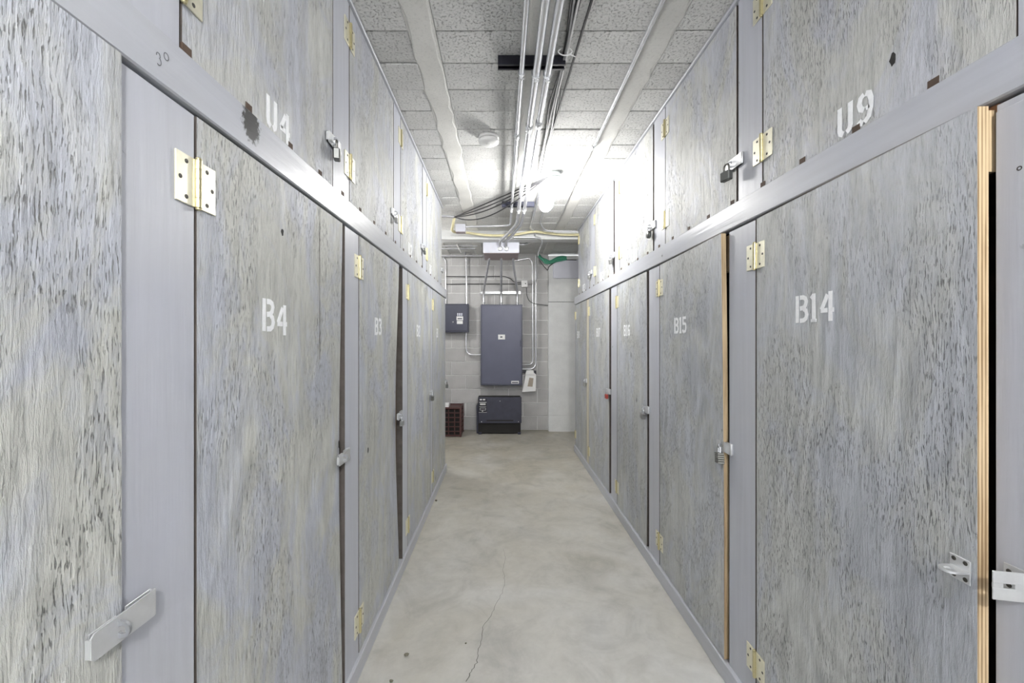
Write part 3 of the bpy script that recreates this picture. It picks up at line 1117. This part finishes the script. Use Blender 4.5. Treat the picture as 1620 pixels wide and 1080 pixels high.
pad_at('B3', 'silver', 'small silver padlock on the hasp of locker B3', scale=.8)
pad_at('B2', 'lam', 'small grey padlock on the hasp of locker B2')
pad_at('B1', 'box', 'dark padlock on the hasp of locker B1')
pad_at('B15', 'lam', 'laminated steel padlock on the hasp of locker B15', tilt=.18, yaw=-.25, scale=1.15)
pad_at('B16', 'silver', 'bright steel padlock on the hasp of locker B16', tilt=-.1)
pad_at('B17', 'red', 'red padlock on the hasp of locker B17')
pad_at('B18', 'silver', 'silver padlock on the hasp of locker B18 at the far end')
pad_at('U4', 'box', 'dark padlock on the hasp of upper locker U4', level='up', tilt=.15, yaw=.3)
pad_at('U3', 'silver', 'small silver padlock on the third upper left locker', level='up', scale=.7)
pad_at('U2', 'box', 'small dark padlock on upper locker U2', level='up', scale=.7)
pad_at('U10', 'box', 'dark padlock on the upper right locker beside U9', level='up', dx=.030, yaw=.25)
pad_at('U11', 'round', 'round dark padlock on upper locker U11', level='up')
pad_at('U12', 'silver', 'silver padlock on upper locker U12', level='up')
pad_at('U13', 'silver', 'small silver padlock on far upper locker U13', level='up', scale=.9)


# ------------------------------------------------------------------ lamps
def bulb_fixture(loc, label, bm='bulb'):
    t = thing('ceiling_lamp', label, 'lamp', loc, 0, 'bare bulb ceiling lamps')
    MB().lathe([(.050, -.0), (.050, -.030), (.046, -.034)], (0, 0, 0), 'z', 28).build('canopy', 'porcelain', t)
    MB().lathe([(.046, -.034), (.049, -.040), (.046, -.060), (.034, -.072), (.022, -.076)], (0, 0, 0), 'z', 28).build('lampholder', 'porcelain', t)
    prof = []
    for k in range(15):
        a = PI * k / 14
        prof.append((max(.0006, .052 * math.sin(a)), -.052 * math.cos(a) * 1.15))
    MB().lathe([(a * 1.08, b * 1.3) for a, b in prof], (0, 0, 0), 'z', 28).build('bulb', bm, t, (-.055, .035, -.205), (0, .22, 0))  # bulb made oversized, its glare built into the shape
    MB().tube([(0, 0, -.07), (-.012, .007, -.10), (-.035, .022, -.138)], .016, 10).build('socket_arm', 'porcelain', t)
    return t


bulb_fixture((.400, 3.14, H - .002), 'glowing bare bulbs in a round porcelain ceiling lampholder')
bulb_fixture((.400, -1.25, H - .002), 'added fill bulb lamp on the ceiling behind the viewer, out of view', 'fill_rear')  # unseen lamp, added to brighten the near doors
bulb_fixture((-1.30, 4.65, H - .002), 'added fill bulb lamp out of view round the aisle end corner', 'fill_corner')  # unseen lamp, added to lift the end wall

# smoke detector
t = thing('smoke_detector', 'round white smoke detector on the ceiling left of the conduits', 'smoke detector', (-.083, 2.575, H - .003))
MB().lathe([(.064, 0), (.064, -.014), (.060, -.016)], (0, 0, 0), 'z', 36).build('base', 'white', t)
MB().lathe([(.054, -.016), (.054, -.021)], (0, 0, 0), 'z', 36).build('vent_ring', 'lockdark', t)
MB().lathe([(.063, -.021), (.065, -.026), (.062, -.036), (.052, -.043), (.020, -.046), (.005, -.046)], (0, 0, 0), 'z', 36).build('cap', 'white', t)
MB().lathe([(.015, -.046), (.015, -.049), (.012, -.050)], (0.0, -.004, 0), 'z', 20).build('test_button', 'white', t)

# ------------------------------------------------------------------ conduits and struts
def strut(y, x0, x1, label, mat):
    t = thing('strut_channel', label, 'strut', ((x0 + x1) / 2, y, H - .004), 0)
    w = (x1 - x0) / 2
    mb = MB().box(-w, w, -.0205, -.018, -.041, 0).box(-w, w, .018, .0205, -.041, 0).box(-w, w, -.018, .018, -.003, 0)
    mb.box(-w, w, -.018, -.010, -.041, -.0385).box(-w, w, .010, .018, -.041, -.0385)
    mb.build('channel', mat, t)
    return t


strut(1.855, -.018, .285, 'black strut channel on the ceiling carrying the near conduits', 'black')
strut(3.79, .0, .30, 'grey strut channel on the ceiling carrying the far conduits', 'navym')


def clamp_ring(mb, x, y, z, r):
    n = 10
    pts = [(x + (r + .002) * math.cos(-PI + PI * k / n) * 1.0, y, z + (r + .002) * math.sin(-PI + PI * k / n)) for k in range(n + 1)]
    pts = [(x - r - .002, y, H - .044)] + pts + [(x + r + .002, y, H - .044)]
    mb.tube(pts, .0028, 6)
    mb.box(x - .004, x + .004, y - .006, y + .006, z - r - .020, z - r)
    mb.lathe([(.0035, -.012), (.0035, .012)], (x, y, z - r - .013), 'x', 8)


def conduit(label, pts, r, couplings=(), clamps=(), rad=.10, group='ceiling conduits'):
    t = thing('conduit', label, 'conduit', (0, 0, 0), 0, group)
    MB().tube(bend_path(pts, rad), r, 14).build('pipe', 'emt', t)
    x, z = pts[0][0], pts[0][2]
    for y in couplings:
        MB().tube([(x, y - .028, z), (x, y - .026, z), (x, y + .026, z), (x, y + .028, z)], [r, r + .0045, r + .0045, r], 14).lathe(
            [(.003, 0), (.003, .006)], (x, y - .014, z - r - .008), 'z', 8).build('coupling', 'zinc', t)
    for y in clamps:
        mb = MB()
        clamp_ring(mb, x, y, z, r)
        mb.build('clamp', 'zinc', t)
    return t


ZP = 2.546
BOXY = 4.88
conduit('thin leftmost of the three ceiling conduits, ending at the small junction box',
        [(.0893, .2, ZP), (.0893, 4.36, ZP), (-.384, 4.36, ZP - .012)], .0115, (2.445,), (1.872, 3.815), .08)
conduit('thick middle ceiling conduit running to the pull box',
        [(.156, .2, ZP - .006), (.156, 4.25, ZP - .006), P(803, 370, 4.62), P(791, 381, 4.80), P(791, 388, 4.87), P(791, 389, 4.93)], .0175, (2.34,), (1.872, 3.815), .10)
conduit('thick right ceiling conduit running to the pull box',
        [(.2074, .2, ZP - .006), (.2074, 4.25, ZP - .006), P(812, 370, 4.62), P(801, 381, 4.80), P(801, 388, 4.87), P(801, 389, 4.93)], .0165, (2.30,), (1.872, 3.815), .10)
conduit('slim pale conduit along the ceiling above the right lockers',
        [(.597, .2, H - .016), (.597, 2.70, H - .016)], .0095, (2.68,), ())
tg = thing('cable', 'thin grey cable carrying on from the slim right conduit', 'cable', (0, 0, 0), 0, 'ceiling cables')
MB().tube(smooth_path([(.597, 2.70, H - .014), (.592, 3.4, H - .012), (.60, 4.1, H - .014), (.598, 4.6, H - .013), (.59, 4.79, H - .02)]), .005, 8).build('sheath', 'cablegrey', tg)
conduit('short conduit running from the lamp to the concrete downstand',
        [(.318, 3.30, H - .018), (.318, 4.62, H - .018), P(846, 366, 4.72), P(846, 374, 4.78)], .011, (), (), .05)
conduit('conduit bending right towards the far upper lockers',
        [(.405, 3.45, H - .018), (.405, 4.40, H - .018), P(862, 365, 4.55), P(912, 366, 4.55)], .010, (), (), .07)

# cables along the conduits
random.seed(21)
cabs = [('black cable nearest the conduits in the ceiling bundle', 'cable', .252), ('pale grey cable in the ceiling bundle', 'cablegrey', .264),
        ('second black cable in the ceiling bundle', 'cable', .276), ('white cable in the ceiling bundle', 'cablewhite', .287),
        ('black cable on the outside of the ceiling bundle', 'cable', .300), ('loose black cable peeling off the ceiling bundle', 'cable', .325)]
for i, (lb, m, x) in enumerate(cabs):
    pts = []
    for k in range(13):
        y = .3 + k * .235
        pull = math.exp(-((y - 1.79) / .35) ** 2)
        xx = x * (1 - pull * .0) + (0.276 - x) * pull * .75 + random.uniform(-.006, .006)
        if i == 5:
            xx = x + .05 * max(0, (1.6 - y)) - .03 * max(0, y - 1.7)
        xx = xx + (.30 - xx) * max(0, (y - 2.2) / 1.0) * .55
        pts.append((xx, y, H - .014 - .008 * (i % 2) - random.uniform(0, .006) - .012 * max(0, 1 - pull * 1.3) * (i % 3 == 0)))
    tg = thing('cable', lb, 'cable', (0, 0, 0), 0, 'ceiling cables')
    MB().tube(smooth_path(pts, 5), .0045 if m != 'cable' else .0055, 8).build('sheath', m, tg)
tt = thing('cable_tie', 'white tie holding the ceiling cable bundle', 'cable tie', (.276, 1.79, H - .02))
mb = MB()
mb.tube([(.030 * math.cos(2 * PI * k / 16), 0, .016 * math.sin(2 * PI * k / 16)) for k in range(17)], .0028, 6)
mb.tube([(.02, 0, -.012), (.045, .0, -.022)], .002, 6)
mb.build('loop', 'cablewhite', tt)

# cables from the lamp across the ceiling to the left corner
for i, (dz, sag, lb) in enumerate(((0, .0, 'uppermost black cable slung from lamp to left corner'), (-.012, .012, 'black cable slung second from the ceiling at the far end'),
                                   (-.02, .03, 'black cable slung third from the ceiling at the far end'), (-.03, .075, 'slackest black cable slung below the others at the far end'))):
    a, b = Vector((.36, 3.15, H - .02)), P(720 - i, 343, 4.15)
    pts = []
    for k in range(11):
        s = k / 10
        p = a.lerp(b, s)
        p.z += -sag * 4 * s * (1 - s) * (0.4 + s) + dz * math.sin(PI * s)
        p.y += .03 * i * math.sin(PI * s)
        pts.append(p)
    tg = thing('cable', lb, 'cable', (0, 0, 0), 0, 'slung black cables')
    MB().tube(smooth_path(pts, 4), .0055, 8).build('sheath', 'cable', tg)
conduit('short horizontal conduit stub at the far left ceiling corner', [P(690, 341, 4.15), P(719, 343, 4.15)], .014, (), (), .05)

# small junction box on the left with its yellow sleeve
t = thing('junction_box', 'small grey junction box under the ceiling at far left', 'junction box', (-.438, 4.36, 2.505))
MB().box(-.052, .052, -.03, .05, -.030, .052, ch=.003).build('body', 'boxgrey', t)
MB().box(-.050, .050, -.028, .048, -.033, -.030).build('underside', 'boxpink', t)
tg = thing('sleeved_pipe', 'cream yellow sleeved pipe hung across the aisle end', 'pipe')
pts = [P(719, 344, 4.22), P(716.5, 356, 4.25), P(717, 366, 4.4), P(735, 367.5, 4.6), P(760, 371, 4.70), P(785, 372.5, 4.70), P(815, 371, 4.70), P(843, 366.5, 4.70), P(865, 368.5, 4.70), P(890, 371, 4.70), P(920, 371, 4.70)]
MB().tube(smooth_path(pts, 6), .014, 12).build('sleeve', 'yellow', tg)
tg = thing('pipe', 'pale pipe strapped below the yellow sleeve on the downstand', 'pipe')
pts = [P(812, 375, 4.74), P(830, 375, 4.74), P(848, 375.5, 4.74), P(856, 378.5, 4.78), P(857, 384, 4.95), P(853, 396, 5.05), P(851, 404, 5.1)]
MB().tube(smooth_path(pts, 6), .011, 10).build('pipe', 'emt', tg)

# pull box and its three drops
t = thing('pull_box', 'pale grey pull box under the downstand fed by two conduits', 'electrical box', (-.008, 4.93, 2.378))
MB().box(-.217, .217, 0, .44, 0, .128, ch=.003).build('body', 'boxgrey', t)
MB().box(-.212, .212, .004, .436, -.004, 0).build('bottom_cover', 'boxpink', t)
for sx in (-.195, .195):
    MB().lathe([(.006, 0), (.005, -.003)], (sx, .2, -.004), 'z', 8).build('screw', 'zinc', t)
for sx in (P(791, 388, 4.93).x, P(801, 388, 4.93).x):
    MB().lathe([(.030, .0), (.030, -.010), (.022, -.014)], (sx + .008, -.001, .127 - .075), 'y', 16).build('locknut', 'zinc', t)
t = thing('conduit', 'curved pale conduit from the pull box up to the downstand', 'conduit', (0, 0, 0), 0, 'end wall conduits')
MB().tube(smooth_path([P(821, 387, 5.1), P(830, 386, 5.1), P(838, 382.5, 5.05), P(844, 377, 4.97)], 6), .012, 10).build('pipe', 'emt', t)

PY = 5.94   # front of the panels
def wall_conduit(label, pts, r=.0125, rad=.1, sm=False, cl=()):
    t = thing('conduit', label, 'conduit', (0, 0, 0), 0, 'end wall conduits')
    MB().tube(smooth_path(pts, 6) if sm else bend_path(pts, rad), r, 12).build('pipe', 'emt', t)
    for p in cl:
        MB().lathe([(r, -.012), (r + .005, -.011), (r + .005, .011), (r, .012)], p, 'z', 12).build('connector', 'zinc', t)
    return t


for lb, xa, xm, xb in (('left of the three conduits dropping to the large panel', 775, 773.5, 765), ('middle of the three conduits dropping to the large panel', 793, 793, 793),
                       ('right of the three conduits dropping to the large panel', 812.5, 811.5, 818.5)):
    wall_conduit(lb, [P(xa, 402, 5.15), P(xm, 412, 5.35), P(xb, 461, 6.0), P(xb, 484, 6.0)], .0165, .12, cl=(P(xb, 479, 6.0),))
st = thing('strut_channel', 'pale strut rail holding the three drop conduits to the wall', 'strut', P(792, 463, 6.055))
MB().box(-.295, .295, -.02, .03, -.006, .006).box(-.295, .295, -.018, .03, .012, .018).box(-.295, .295, -.018, .03, -.018, -.012).build('channel', 'zinc', st)
MB().box(-.30, .30, .012, .032, -.02, .02).build('backing', 'black', st)

# large panel
def panel(label, x0, x1, y0, y1, depth, mat, dmat):
    a, b = P(x0, y1, PY), P(x1, y0, PY)
    t = thing('electrical_panel', label, 'electrical panel', ((a.x + b.x) / 2, PY, a.z))
    w, h = (b.x - a.x) / 2, b.z - a.z
    MB().box(-w, w, .012, YEND - PY - .001, 0, h, ch=.003).build('cabinet', mat, t)
    MB().box(-w - .006, w + .006, .004, .012, -.006, h + .006, ch=.002).build('trim_frame', mat, t)
    MB().box(-w + .012, w - .012, -.004, .004, .016, h - .012, ch=.002).build('door', dmat, t)
    return t, w, h


t, w, h = panel('large tall slate blue electrical panel on the block wall', 761, 826, 482, 609, .15, 'navym', 'navy')
MB().box(-.050, .050, -.0055, -.004, h - .50, h - .43).build('label_plate', 'label', t)
MB().box(-.020, .012, -.0062, -.0055, h - .475, h - .455).build('label_print', 'navym', t)
MB().box(.14, .25, -.0055, -.004, .022, .062).build('maker_plate', 'label', t)
MB().box(.15, .24, -.0062, -.0055, .030, .046).build('maker_print', 'navym', t)
MB().box(w - .03, w - .018, -.010, -.004, h * .48, h * .56, ch=.002).build('latch', 'navyd', t)
t, w, h = panel('small dark breaker panel at the left of the block wall', 697, 741, 481, 525, .12, 'navyd', 'navym')
MB().box(.03, .125, -.0055, -.004, h * .42, h * .56).build('breaker_label', 'label', t)
MB().box(.045, .11, -.0062, -.0055, h * .46, h * .50).build('label_print', 'navym', t)
MB().box(.035, .12, -.0055, -.004, h * .29, h * .40).build('warning_label', 'label', t)
for k in range(3):
    MB().box(.040 + .028 * k, .058 + .028 * k, -.008, -.004, h * .58, h * .68, ch=.001).build('breaker_switch', 'boxgrey', t)
MB().lathe([(.010, 0), (.010, -.004)], (-.02, -.004, h * .36), 'y', 10).build('latch', 'zinc', t)

# floor standing transformer
a, b = P(757, 669, 5.80), P(825, 628, 5.80)
t = thing('transformer', 'low dark navy transformer cabinet standing on the floor under the panel', 'transformer', ((a.x + b.x) / 2, 5.80, 0))
w, z0, z1 = (b.x - a.x) / 2, a.z, b.z
MB().prism([(.02, .012), (.265, .012), (.265, z1 - .03), (.20, z1 - .004), (.02, z1 - .004)], -w - .006, w - .01).build('core_case', 'dark', t)
MB().box(-w, w, -.008, .02, z0, z1, ch=.003).build('front_cover', 'navyd', t)
MB().box(-w * .62, w * .62, -.0095, -.008, z0 + .030, z0 + .046).build('vent_slot', 'dark', t)
MB().box(-w - .03, -w - .004, .03, .26, .01, z1 - .12, ch=.004).build('side_cover', 'navyd', t)
for sx in (-w + .02, w - .03):
    MB().box(sx - .02, sx + .02, .0, .26, 0, .03).build('foot', 'navyd', t)
st = MB().box(-w + .006, -w + .118, -.0095, -.008, z1 - .225, z1 - .02).build('warning_sticker', 'black', t)
sm = MB()
for k, (x0, x1, zz, hh) in enumerate(((.018, .05, .034, .018), (.062, .095, .034, .018), (.012, .112, .072, .008), (.022, .10, .098, .020), (.012, .108, .132, .004), (.02, .104, .152, .004),
                                      (.02, .104, .180, .004), (.048, .066, .196, .010), (.006, .118, .214, .004), (.02, .024, .166, .028), (.10, .104, .166, .028))):
    sm.box(-w + x0, -w + x1, -.0102, -.0095, z1 - zz - hh / 2, z1 - zz + hh / 2)
sm.build('sticker_print', 'label', t)
for (sx, zz) in ((0.0, z1 - .055), (-.26, z0 + .02), (.26, z0 + .02)):
    MB().lathe([(.007, 0), (.005, -.003)], (sx, -.008, zz), 'y', 8).build('bolt', 'zinc', t)

# conduits on the wall
wall_conduit('vertical conduit rising from the small breaker panel', [P(735.5, 398, 5.95), P(737.5, 408, 6.03), P(738, 440, 6.03), P(738, 482, 6.03)], .0125, .06)
wall_conduit('elbow conduit joining the small and the large panel', [P(737.5, 524, 6.02), P(737.5, 561, 6.02), P(762, 561, 6.02)], .0135, .17)
wall_conduit('left of two vertical conduits right of the large panel', [P(816, 412, 6.05), P(838, 408, 6.05), P(842.7, 416, 6.05), P(842.7, 577, 6.05), P(824, 577, 6.03)], .0105, .15)
wall_conduit('right of two vertical conduits right of the large panel', [P(847.8, 404, 6.04), P(847.8, 583.5, 6.04), P(824, 583.5, 6.02)], .0125, .20)
wall_conduit('thin conduit at the far left edge of the end wall', [P(699, 405, 6.03), P(705, 412, 6.05), P(705.3, 480, 6.05)], .008, .05)
# thin cables across the wall
for lb, pts in (('upper thin dark cable across the block wall', [P(704, 437, 6.06), P(745, 437.5, 6.06), P(790, 437, 6.06), P(799, 437.5, 6.06), P(808, 441, 6.06), P(814, 446, 6.06), P(826, 446, 6.06)]),
                ('lower thin dark cable across the block wall', [P(704, 449.5, 6.06), P(745, 449, 6.06), P(790, 449, 6.06), P(826, 449, 6.06)]),
                ('dark cable looping from the white box to the pier', [P(833, 455, 6.06), P(833.5, 466, 6.06), P(837, 475, 6.05), P(844, 479.5, 6.01), P(855, 481.5, 6.02), P(868, 483, 6.05)]),
                ('short grey lead from white box to the wall conduits', [P(835, 449.5, 6.06), P(842, 448.5, 6.02), P(848, 444, 6.0), P(850, 436, 6.03), P(853, 423, 6.05)])):
    tg = thing('cable', lb, 'cable', (0, 0, 0), 0, 'end wall cables')
    MB().tube(smooth_path(pts, 5), .005, 8).build('sheath', 'cable' if 'grey' not in lb else 'cablegrey', tg)
t = thing('junction_box', 'small white junction box on the block wall', 'junction box', P(830, 448.5, 6.03))
MB().box(-.047, .047, 0, .055, -.05, .05, ch=.006).build('body', 'white', t)
MB().box(-.038, .038, -.003, 0, -.04, .04, ch=.001).build('cover', 'white', t)
MB().lathe([(.009, 0), (.007, -.005)], (.012, -.003, 0), 'y', 12).build('knob', 'screw', t)

# white hanging device beside the panel
p = P(837, 605, 5.98)
t = thing('wall_pouch', 'tilted white plastic wall unit with a tan window beside the panel', 'wall unit', p)
def wpoly(pts): return [((q[0] - 837) * 5.98 / FPX, (605 - q[1]) * 5.98 / FPX) for q in pts]
def yprism(mb, poly, y0, y1):
    n = len(poly)
    vs = [(q[0], y0, q[1]) for q in poly] + [(q[0], y1, q[1]) for q in poly]
    fs = [tuple(range(n)), tuple(range(n, 2 * n))[::-1]] + [(k, n + k, n + (k + 1) % n, (k + 1) % n) for k in range(n)]
    return mb.add(vs, fs)
yprism(MB(), wpoly([(832, 591), (826, 620), (847.5, 618.5), (848, 592), (845, 590)]), 0, .07).build('body', 'white', t)
yprism(MB(), wpoly([(833, 586), (831, 592), (845, 592.5), (844, 586), (839, 585)]), -.012, .05).build('cap', 'white', t)
yprism(MB(), wpoly([(837.5, 597), (834.5, 611), (842.5, 611.5), (844, 598)]), -.004, 0).build('window', 'tan', t)
yprism(MB(), wpoly([(826, 586), (849, 586.5), (849, 594), (826, 590)]), .07, .095).build('bracket', 'black', t)

# green bundle at the top of the pier
random.seed(5)
for i, lb in enumerate(('thickest green cable of the bundle under the ceiling', 'second green cable draped at the pier top', 'green cable with a loose end at the pier top')):
    base = [(851 + i, 402 + 2 * i), (856 + i, 408 + i), (863, 411 + 2 * i), (871, 415 + i - 1), (879, 409 + 2 * i), (888, 407 + 2 * i), (896, 408 + i)]
    pts = [P(x + random.uniform(-1, 1), y + random.uniform(-.6, .6), 5.955 - .01 * i) for (x, y) in base]
    tg = thing('cable', lb, 'cable', (0, 0, 0), 0, 'green cables at the pier')
    MB().tube(smooth_path(pts, 5), .021 - .004 * i, 10).build('sheath', 'green', tg)
tg = thing('cable', 'dark lead hanging in a loop under the green bundle', 'cable', (0, 0, 0), 0, 'green cables at the pier')
MB().tube(smooth_path([P(853, 411, 5.945), P(858, 418, 5.945), P(864, 425, 5.945), P(866.5, 427, 5.945), P(869, 421, 5.945), P(880, 414, 5.945), P(895, 411, 5.945), P(912, 411, 5.945)], 5), .006, 8).build('sheath', 'cable', tg)

# pipes and ledge in the dark recess above the left of the wall
for lb, y, x1, r, d in (('upper pale pipe crossing the dark recess above the wall', 388.5, 756, .016, 5.55), ('middle pale pipe crossing the dark recess above the wall', 393, 753, .014, 5.7),
                        ('lower dull pipe crossing the dark recess above the wall', 404.5, 763, .012, 5.9)):
    tg = thing('pipe', lb, 'pipe', (0, 0, 0), 0, 'recess pipes')
    MB().tube([P(670, y, d), P(x1, y, d)], r, 10).build('pipe', 'emt', tg)
tg = thing('strap_hanger', 'pale strap hanger holding the pipes in the recess', 'hanger')
MB().tube([P(720, 379, 5.45), P(724, 388, 5.5), P(727, 394, 5.62), P(730, 399, 5.68)], .012, 8).build('strap', 'white', tg)

# crate at the left end of the wall
p = P(706, 688, 5.66)
t = thing('milk_crate', 'maroon slatted plastic crate standing at the left of the end wall', 'crate', (-.735, 5.66, 0))
cw, cd, chh = .165, .33, .41
for sx in (-1, 1):
    for yy in (0, cd):
        MB().box(sx * cw - .014, sx * cw + .014, yy - .012, yy + .012, 0, chh).build('post', 'crate', t)
for k in range(7):
    zz = .006 + k * (chh - .03) / 6
    hh = .012 if 0 < k < 6 else .022
    for yy in (0, cd):
        MB().box(-cw + .014, cw - .014, yy - .008, yy + .008, zz, zz + hh).build('rail', 'crate', t)
    for sx in (-1, 1):
        MB().box(sx * cw - .008, sx * cw + .008, .012, cd - .012, zz, zz + hh).build('rail', 'crate', t)
for k in range(3):
    xx = -cw + (k + 1) * 2 * cw / 4
    MB().box(xx - .007, xx + .007, -.006, .006, .02, chh - .02).build('bar', 'crate', t)
MB().box(-cw, cw, 0, cd, .004, .014).build('bottom', 'dark', t)
MB().box(-cw + .012, cw - .012, .012, cd - .012, .014, chh - .04, ch=.01).build('dark_fill', 'dark', t)  # dark block filling the crate so its openings look black
MB().box(-cw + .02, cw - .02, .02, cd - .02, chh - .04, chh - .015, ch=.008).build('lid', 'crate', t)
rg = MB().prism([(0.05, 0), (.2, 0), (.21, .03), (.13, .055), (.06, .035)], -.13, -.005).build('rag', 'white', None, (-.735, 5.67, chh - .014))
tag(rg, 'small white cloth lying on top of the maroon crate', 'cloth')

# debris on the floor
random.seed(3)
for (x, y, s, lb) in ((643, 1037, .009, 'small dark stone chip on the floor near the left plinth'), (619, 1079, .007, 'dark crumb at the bottom edge of the floor'),
                      (737, 1018, .004, 'tiny crumb beside the floor crack'), (690, 793, .010, 'dark crumb beside the left plinth further back')):
    Y = FPX * CAM_Z / (y - VY)
    bm = bmesh.new()
    bmesh.ops.create_icosphere(bm, subdivisions=1, radius=s)
    for q in bm.verts:
        q.co = Vector((q.co.x * 1.3, q.co.y, q.co.z * .8)) * random.uniform(.75, 1.15)
    zmin = min(q.co.z for q in bm.verts)
    me = bpy.data.meshes.new('stone_chip')
    bm.to_mesh(me)
    bm.free()
    me.materials.append(MATS['pebble'])
    o = link('stone_chip', me, None, ((x - VX) * Y / FPX, Y, -zmin))
    tag(o, lb, 'debris', 'floor debris')
